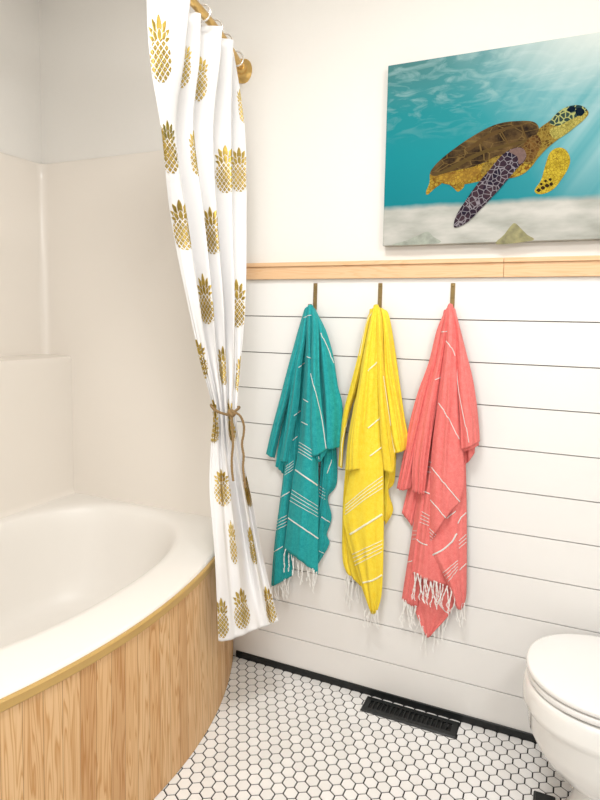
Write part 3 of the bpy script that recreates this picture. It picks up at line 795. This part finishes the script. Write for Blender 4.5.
# ------------------------------------------------------------------ canvas print
YP = -.038
A = at(388, 66, YP); Bp = at(382.5, 246, YP)
x0 = (A.x+Bp.x)/2; z1 = at(388, 65.5, YP).z; z0 = Bp.z; x1 = x0+.93
pic = thing('canvas_picture', 'canvas print of a sea turtle swimming over pale sand', 'picture', ((x0+x1)/2, 0, z0))
bm = bmesh.new(); box(bm, (x0, YP, z0), (x1, -.001, z1), bev=.0025, seg=2)
sea = mat('printed_sea', rough=.6, spec=.12)
oc = objco(sea)
sx = N(sea, 'ShaderNodeSeparateXYZ'); Lk(sea, oc, sx.inputs[0])
u = mth(sea, 'DIVIDE', mth(sea, 'SUBTRACT', sx.outputs[0], x0), x1-x0)
v = mth(sea, 'DIVIDE', mth(sea, 'SUBTRACT', sx.outputs[2], z0), z1-z0)
base = ramp(sea, [(.0,(.004,.16,.18)), (.25,(.001,.18,.215)), (.5,(.001,.205,.235)), (.72,(.006,.20,.225)), (.9,(.04,.19,.20)), (1,(.06,.175,.175))]); Lk(sea, v, base.inputs[0])
# lighter water towards the right
lr = ramp(sea, [(.0,(0,0,0)), (.35,(.05,.05,.05)), (.6,(.35,.35,.35)), (1,(.6,.6,.6))]); Lk(sea, mth(sea, 'ADD', mth(sea, 'MULTIPLY', u, .75), mth(sea, 'MULTIPLY', v, .28)), lr.inputs[0])
c_ = mixc(sea, lr.outputs[0], base.outputs[0], (.12,.42,.47))
# surface ripples printed near the top
mp = N(sea, 'ShaderNodeMapping'); mp.inputs['Scale'].default_value = (10,1,30); mp.inputs['Rotation'].default_value = (0,.25,0); Lk(sea, oc, mp.inputs[0])
rp = N(sea, 'ShaderNodeTexNoise', Scale=1., Detail=5., Roughness=.6, Distortion=1.2); Lk(sea, mp.outputs[0], rp.inputs['Vector'])
rm = ramp(sea, [(.48,(0,0,0)), (.66,(1,1,1))]); Lk(sea, rp.outputs['Fac'], rm.inputs[0])
vm = ramp(sea, [(.55,(0,0,0)), (.8,(.75,.75,.75)), (1,(.8,.8,.8))]); Lk(sea, v, vm.inputs[0])
c_ = mixc(sea, mth(sea, 'MULTIPLY', mth(sea, 'MULTIPLY', rm.outputs[0], vm.outputs[0]), .62), c_, (.30,.45,.45))
# printed light shafts from the upper right
dg = mth(sea, 'ADD', u, mth(sea, 'MULTIPLY', mth(sea, 'SUBTRACT', 1, v), .42))
wv = N(sea, 'ShaderNodeTexNoise', noise_dimensions='1D', Scale=17., Detail=2.); Lk(sea, dg, wv.inputs['W'])
sh = ramp(sea, [(.56,(0,0,0)), (.8,(.55,.55,.55)), (1,(.55,.55,.55))]); Lk(sea, mth(sea, 'ADD', mth(sea, 'MULTIPLY', u, .9), mth(sea, 'MULTIPLY', v, .4)), sh.inputs[0])
c_ = mixc(sea, mth(sea, 'MULTIPLY', sh.outputs[0], wv.outputs['Fac']), c_, (.50,.62,.62))
gl = N(sea, 'ShaderNodeVectorMath', operation='DISTANCE'); cbx = N(sea, 'ShaderNodeCombineXYZ'); Lk(sea, u, cbx.inputs[0]); Lk(sea, v, cbx.inputs[1]); Lk(sea, cbx.outputs[0], gl.inputs[0]); gl.inputs[1].default_value = (.68, 1.06, 0)
gr = ramp(sea, [(0,(.9,.9,.9)), (.12,(.6,.6,.6)), (.36,(0,0,0))]); Lk(sea, gl.outputs['Value'], gr.inputs[0])
c_ = mixc(sea, gr.outputs[0], c_, (.74,.75,.70))
# sand bed
sn = N(sea, 'ShaderNodeTexNoise', Scale=9., Detail=4.); Lk(sea, oc, sn.inputs['Vector'])
edge = mth(sea, 'SUBTRACT', mth(sea, 'ADD', mth(sea, 'MULTIPLY', mth(sea, 'SUBTRACT', sn.outputs['Fac'], .5), .05), .212), v)
sm_ = ramp(sea, [(.48,(0,0,0)), (.53,(1,1,1))]); Lk(sea, mth(sea, 'ADD', mth(sea, 'MULTIPLY', edge, 1.5), .5), sm_.inputs[0])
mp2 = N(sea, 'ShaderNodeMapping'); mp2.inputs['Scale'].default_value = (7,1,22); Lk(sea, oc, mp2.inputs[0])
s2 = N(sea, 'ShaderNodeTexNoise', Scale=1., Detail=5.); Lk(sea, mp2.outputs[0], s2.inputs['Vector'])
sc = ramp(sea, [(.3,(.28,.29,.25)), (.5,(.40,.40,.365)), (.7,(.52,.51,.47))]); Lk(sea, s2.outputs['Fac'], sc.inputs[0])
c_ = mixc(sea, sm_.outputs[0], c_, sc.outputs[0])
Lk(sea, c_, BS(sea).inputs['Base Color'])
obj('canvas', bm, sea, pic, smooth=False)

def cells(name, scale, edgec, c1_, c2_, w=.06, stretch=(1,1,1), rot=0, dots=False):
    m = mat(name, rough=.7, spec=.04); oc = objco(m)
    mp = N(m, 'ShaderNodeMapping'); mp.inputs['Scale'].default_value = stretch; mp.inputs['Rotation'].default_value = (0, rot, 0); Lk(m, oc, mp.inputs[0])
    v_ = N(m, 'ShaderNodeTexVoronoi', feature='DISTANCE_TO_EDGE', Scale=scale); Lk(m, mp.outputs[0], v_.inputs['Vector'])
    n = N(m, 'ShaderNodeTexNoise', Scale=scale*.45, Detail=5., Roughness=.7); Lk(m, oc, n.inputs['Vector'])
    r = ramp(m, [(.36, c1_), (.62, c2_)]); Lk(m, n.outputs['Fac'], r.inputs[0])
    e = ramp(m, [(w*.5, (1,1,1)), (w*1.4, (0,0,0))]); Lk(m, v_.outputs['Distance'], e.inputs[0])
    Lk(m, mixc(m, e.outputs[0], r.outputs[0], edgec), BS(m).inputs['Base Color'])
    return m
m_shell = cells('print_shell', 34, (.15,.095,.03), (.018,.012,.008), (.13,.078,.03), .022, (.6,1,1.4), .5)
m_belly = cells('print_belly', 85, (.14,.055,.01), (.17,.09,.012), (.36,.26,.035), .05)
m_neck = cells('print_neck', 110, (.25,.18,.035), (.06,.028,.01), (.26,.17,.03), .08)
m_flip = cells('print_flipper', 66, (.22,.20,.22), (.012,.010,.022), (.05,.028,.035), .055, (1,1,1.0), .7)
m_fary = cells('print_far_flipper', 110, (.20,.13,.015), (.28,.20,.015), (.50,.38,.035), .05)
m_head = cells('print_head', 70, (.34,.36,.13), (.012,.03,.035), (.03,.06,.05), .09)
m_chin = cells('print_chin', 120, (.20,.17,.04), (.24,.22,.05), (.42,.36,.09), .06)
m_eye = mat('print_eye', (.003,.010,.02), .7, spec=.04)
m_shoul = noisy(mat('print_shoulder', rough=.7, spec=.04), 120, .5, (.20,.13,.115))
m_weed = noisy(mat('print_weed', rough=.5), 55, .85, (.38,.35,.15), detail=6)
m_gweed = noisy(mat('print_seaweed', rough=.5), 45, .8, (.44,.48,.40), detail=6)
m_dark = mat('print_spot_brown', (.03,.018,.008), .7, spec=.04)  # dark brown of the small spots on the far flipper
CR = (370, 20); CS = 2.609
LY = [0]
tb = bmesh.new(); tmats = []
def patch(pts, m, smooth=True, scale=1.0):
    LY[0] += 1; y = YP - .00012*LY[0]
    V2 = [Vector((CR[0]+a/CS, CR[1]+b/CS, 0)) for a, b in pts]
    if smooth:
        n = len(V2); out = []
        for i in range(n):
            for k in range(4):
                f = k/4; p0, p1, p2, p3 = V2[i-1], V2[i], V2[(i+1) % n], V2[(i+2) % n]
                out.append(.5*((2*p1)+(p2-p0)*f+(2*p0-5*p1+4*p2-p3)*f*f+(3*p1-p0-3*p2+p3)*f**3))
        V2 = out
    if m not in tmats: tmats.append(m)
    vs = [tb.verts.new(at(p.x, p.y, y)) for p in V2]
    f = tb.faces.new(vs); f.material_index = tmats.index(m)
    if f.normal.y > 0: f.normal_flip()
patch([(330,585),(350,560),(365,540),(378,530),(395,545),(410,560),(425,575)], m_weed)
patch([(60,588),(95,575),(130,560),(150,552),(165,565),(180,582)], m_gweed)
patch([(157,400),(172,412),(188,424),(168,440),(150,456),(146,448),(155,425)], m_belly)
patch([(208,428),(240,424),(246,434),(230,448),(218,438)], m_belly)
patch([(460,370),(470,345),(490,333),(510,338),(522,360),(518,385),(500,415),(480,440),(455,453),(435,453),(430,442),(445,420),(453,395)], m_fary)
for a, b, w_, h_ in ((440,444,6,5),(451,438,6,5),(447,428,4,4),(462,432,6,5),(473,428,5,5),(458,420,4,4),(470,416,4,4)):
    patch([(a-w_,b),(a,b-h_),(a+w_,b),(a,b+h_)], m_dark)
patch([(157,400),(180,402),(230,390),(280,378),(330,358),(385,340),(415,345),(432,366),(405,398),(370,412),(330,413),(290,420),(250,428),(220,431),(190,426),(165,416)], m_belly)
patch([(160,404),(200,398),(250,392),(290,380),(285,400),(250,420),(210,424),(180,418)], cells('print_flank', 95, (.20,.11,.02), (.13,.055,.015), (.38,.24,.03), .06))
patch([(410,340),(422,305),(445,280),(470,262),(490,241),(515,226),(545,222),(564,231),(570,244),(560,258),(540,275),(515,295),(490,312),(465,332),(440,358),(425,374),(400,372)], m_neck)
patch([(470,285),(500,272),(530,255),(566,240),(560,258),(540,275),(515,295),(490,310),(475,305)], m_chin)
patch([(468,268),(490,241),(515,226),(545,222),(564,231),(562,240),(540,252),(515,264),(490,276)], m_head)
patch([(536,236),(545,228),(556,232),(560,240),(552,250),(540,248)], m_eye)
patch([(515,232),(524,226),(536,228),(533,237),(521,240)], m_eye)
patch([(157,398),(175,373),(210,343),(260,308),(310,280),(350,267),(400,263),(430,267),(441,285),(428,308),(410,335),(385,341),(340,356),(300,370),(265,384),(230,391),(190,401),(168,407)], m_shell)
# pale seam along the shell edge
patch([(165,404),(200,388),(250,360),(300,338),(350,325),(405,312),(425,300),(424,306),(405,320),(350,333),(302,347),(254,370),(204,396)], mat('print_shell_rim', (.085,.055,.018), .7, spec=.04))
patch([(255,335),(300,302),(345,282),(395,272),(396,277),(348,289),(304,311),(262,340)], mat('print_shell_seam', (.085,.05,.018), .7, spec=.04))
for a in (((230,350),(262,372)), ((285,318),(310,340)), ((340,290),(362,326)), ((392,272),(408,314))):
    (xa, ya), (xb, yb) = a
    patch([(xa,ya),(xa+4,ya),(xb+3,yb),(xb-2,yb)], mat('print_shell_line', (.10,.06,.02), .7, spec=.04), smooth=False)
patch([(300,372),(330,356),(385,342),(412,338),(425,372),(400,372),(380,362),(340,372),(315,392),(290,400)], m_neck)
patch([(398,330),(418,306),(436,300),(446,318),(438,345),(424,366),(404,370),(392,352)], cells('print_neck_base', 90, (.16,.10,.03), (.045,.018,.008), (.15,.075,.02), .07))  # deep brown patch where the neck meets the shell
patch([(345,352),(370,336),(395,333),(407,348),(403,368),(385,386),(360,415),(330,450),(290,492),(255,527),(226,541),(218,536),(226,508),(250,470),(280,428),(310,393),(330,368)], m_flip)
patch([(362,343),(380,334),(397,335),(407,349),(401,368),(388,376),(384,356)], m_shoul)
me = bpy.data.meshes.new('printed_turtle'); tb.to_mesh(me); tb.free()
link('printed_turtle', me, tmats, pic)

# ------------------------------------------------------------------ floor register
vx0, vx1, vy0, vy1 = vents
vt_ = thing('floor_vent', 'black louvred floor register against the base of the wall', 'vent', ((vx0+vx1)/2, (vy0+vy1)/2, 0))
bm = bmesh.new(); bw = .021; zt = .006
def prism_frame():
    out = [(vx0,vy0),(vx1,vy0),(vx1,vy1),(vx0,vy1)]
    rngs = []
    for ins, z in ((0, .0003), (0, .002), (.004, zt), (bw, zt), (bw, .001)):
        rngs.append([(vx0+ins, vy0+ins, z), (vx1-ins, vy0+ins, z), (vx1-ins, vy1-ins, z), (vx0+ins, vy1-ins, z)])
    loft(bm, rngs, False, False)
prism_frame(); obj('frame', bm, black, vt_, smooth=False)
bm = bmesh.new(); box(bm, (vx0+bw, vy0+bw, .0004), (vx1-bw, vy1-bw, .0009)); obj('duct_shade_plate', bm, dark, vt_, smooth=False)  # flat black plate stands in for the shade down the duct
bm = bmesh.new(); n = 18
for k in range(1, n):
    x = vx0+bw+(vx1-vx0-2*bw)*k/n
    vs = [(x-.0042, .0056), (x-.0005, .0056), (x+.0020, .0014), (x-.0005, .0014)]
    loft(bm, [[(a, vy0+bw, z) for a, z in vs], [(a, vy1-bw, z) for a, z in vs]])
obj('louvre', bm, black, vt_, smooth=False)
bm = bmesh.new(); box(bm, (vx1-bw-.014, vy0+bw+.012, .003), (vx1-bw-.009, vy0+bw+.028, .0095), bev=.001); obj('lever', bm, black, vt_)

# ------------------------------------------------------------------ toilet (faces the tub)
TY = -.262
toi = thing('toilet', 'white toilet with closed lid at the right edge', 'toilet', (.27, TY, 0))
def egg(xf, xb, hw, z, n=56, e=2.15, cxf=.45):
    c = xf+(xb-xf)*cxf; pts = []
    for i in range(n):
        a = 2*math.pi*i/n; ca, sa = math.cos(a), math.sin(a)
        r_ = (c-xf) if ca < 0 else (xb-c)
        ee = e if ca < 0 else 3.2
        x = c+math.copysign(abs(ca)**(2/ee), ca)*r_; y = TY+math.copysign(abs(sa)**(2/ee), sa)*hw
        pts.append((x, y, z))
    return pts
bm = bmesh.new()
loft(bm, [egg(.058,.52,.108,.0,e=2.6), egg(.056,.52,.109,.012,e=2.6), egg(.066,.52,.100,.03,e=2.6), egg(.076,.52,.094,.07,e=2.5), egg(.078,.51,.094,.105,e=2.4), egg(.070,.50,.100,.122), egg(.046,.48,.125,.140), egg(.010,.45,.155,.170), egg(-.022,.43,.176,.210), egg(-.044,.42,.190,.255), egg(-.052,.412,.192,.310), egg(-.055,.411,.195,.318), egg(-.0625,.41,.199,.328), egg(-.063,.41,.199,.338), egg(-.0615,.41,.196,.364), egg(-.059,.41,.195,.378), egg(-.053,.405,.19,.385), egg(-.02,.39,.165,.3855)])
obj('bowl', bm, porcelain, toi, angle=50)
def slab(name, xf, xb, hw, z0_, z1_, m, r=.006, crown=0.):
    bm = bmesh.new(); R_ = []
    for k in range(5):
        a = k/4*math.pi/2; ins = r*(1-math.sin(a)); R_.append(egg(xf+ins, xb-ins, hw-ins, z0_+r*(1-math.cos(a))))
    for k in range(5):
        a = k/4*math.pi/2; ins = r*(1-math.cos(a)); R_.append(egg(xf+ins, xb-ins, hw-ins, z1_-r*(1-math.sin(a))))
    for ins, dz in ((.03, crown*.4), (.07, crown*.75), (.12, crown)): R_.append(egg(xf+ins, xb-ins, hw-ins, z1_+dz))
    loft(bm, R_); return obj(name, bm, m, toi, angle=50)
seat_ob = slab('seat', -.055, .40, .190, .3895, .4075, seatm, .006)
slab('lid', -.058, .405, .193, .4110, .4280, seatm, .007, .006)
for s in (-1, 1):
    bm = bmesh.new(); box(bm, (.385, TY+s*.075-.022, .402), (.42, TY+s*.075+.022, .438), bev=.005); obj('hinge', bm, seatm, seat_ob)
bm = bmesh.new(); box(bm, (.36, TY-.105, .20), (.655, TY+.105, .40), bev=.02, seg=3); obj('tank_shelf', bm, porcelain, toi)
bm = bmesh.new(); box(bm, (.455, TY-.215, .395), (.655, TY+.215, .76), bev=.025, seg=4); tank_ob = obj('tank', bm, porcelain, toi)
bm = bmesh.new(); box(bm, (.445, TY-.225, .76), (.66, TY+.225, .795), bev=.012, seg=3); obj('tank_lid', bm, porcelain, toi)
bm = bmesh.new(); tube(bm, [(.455, TY-.15, .70), (.442, TY-.15, .70)], .012, 14); tube(bm, [(.442, TY-.155, .70), (.44, TY-.10, .697), (.441, TY-.07, .694)], .006, 10); h_ = obj('flush_handle', bm, chrome, tank_ob); h_['label'] = 'chrome handle'

# small black thing on the tiles in front of the pedestal
bm = bmesh.new()
box(bm, (-.021, -.320, .0002), (.037, -.224, .012), bev=.004, seg=2); box(bm, (-.015, -.314, .012), (.031, -.230, .015), bev=.001, seg=1)
tag(obj('floor_block', bm, black), 'low black block on the hex tiles beside the toilet pedestal', 'block')

# ------------------------------------------------------------------ light
def area(name, loc, target, size, power, col, sy=None):
    l = bpy.data.lights.new(name, 'AREA'); l.energy = power; l.color = col; l.size = size
    if sy: l.shape = 'RECTANGLE'; l.size_y = sy
    o = bpy.data.objects.new(name, l); COL.objects.link(o); o.location = loc
    o.rotation_euler = (Vector(target)-Vector(loc)).to_track_quat('-Z', 'Y').to_euler(); return o
WARM = (1.0, .988, .97)
area('ceiling_lamp', (-.45, -1.35, ZC-.02), (-.45, -1.35, 0), .5, 30, WARM)
area('vanity_lamp', (XR-.10, -1.55, 2.05), (-.9, -.4, .9), .6, 15, WARM, .2)
area('added_front_fill', (-.5, YF+.05, 1.5), (-.5, 0, 1.2), 1.1, 14, (1.0,.985,.97), 1.2)  # unseen soft fill added behind the camera to brighten the room
w = bpy.data.worlds.new('world'); S.world = w; w.use_nodes = True
w.node_tree.nodes['Background'].inputs[0].default_value = (1,.97,.93,1); w.node_tree.nodes['Background'].inputs[1].default_value = .3

S.view_settings.view_transform = 'Standard'; S.view_settings.look = 'None'
S.view_settings.exposure = -.09; S.view_settings.gamma = 1; S.view_settings.use_curve_mapping = False
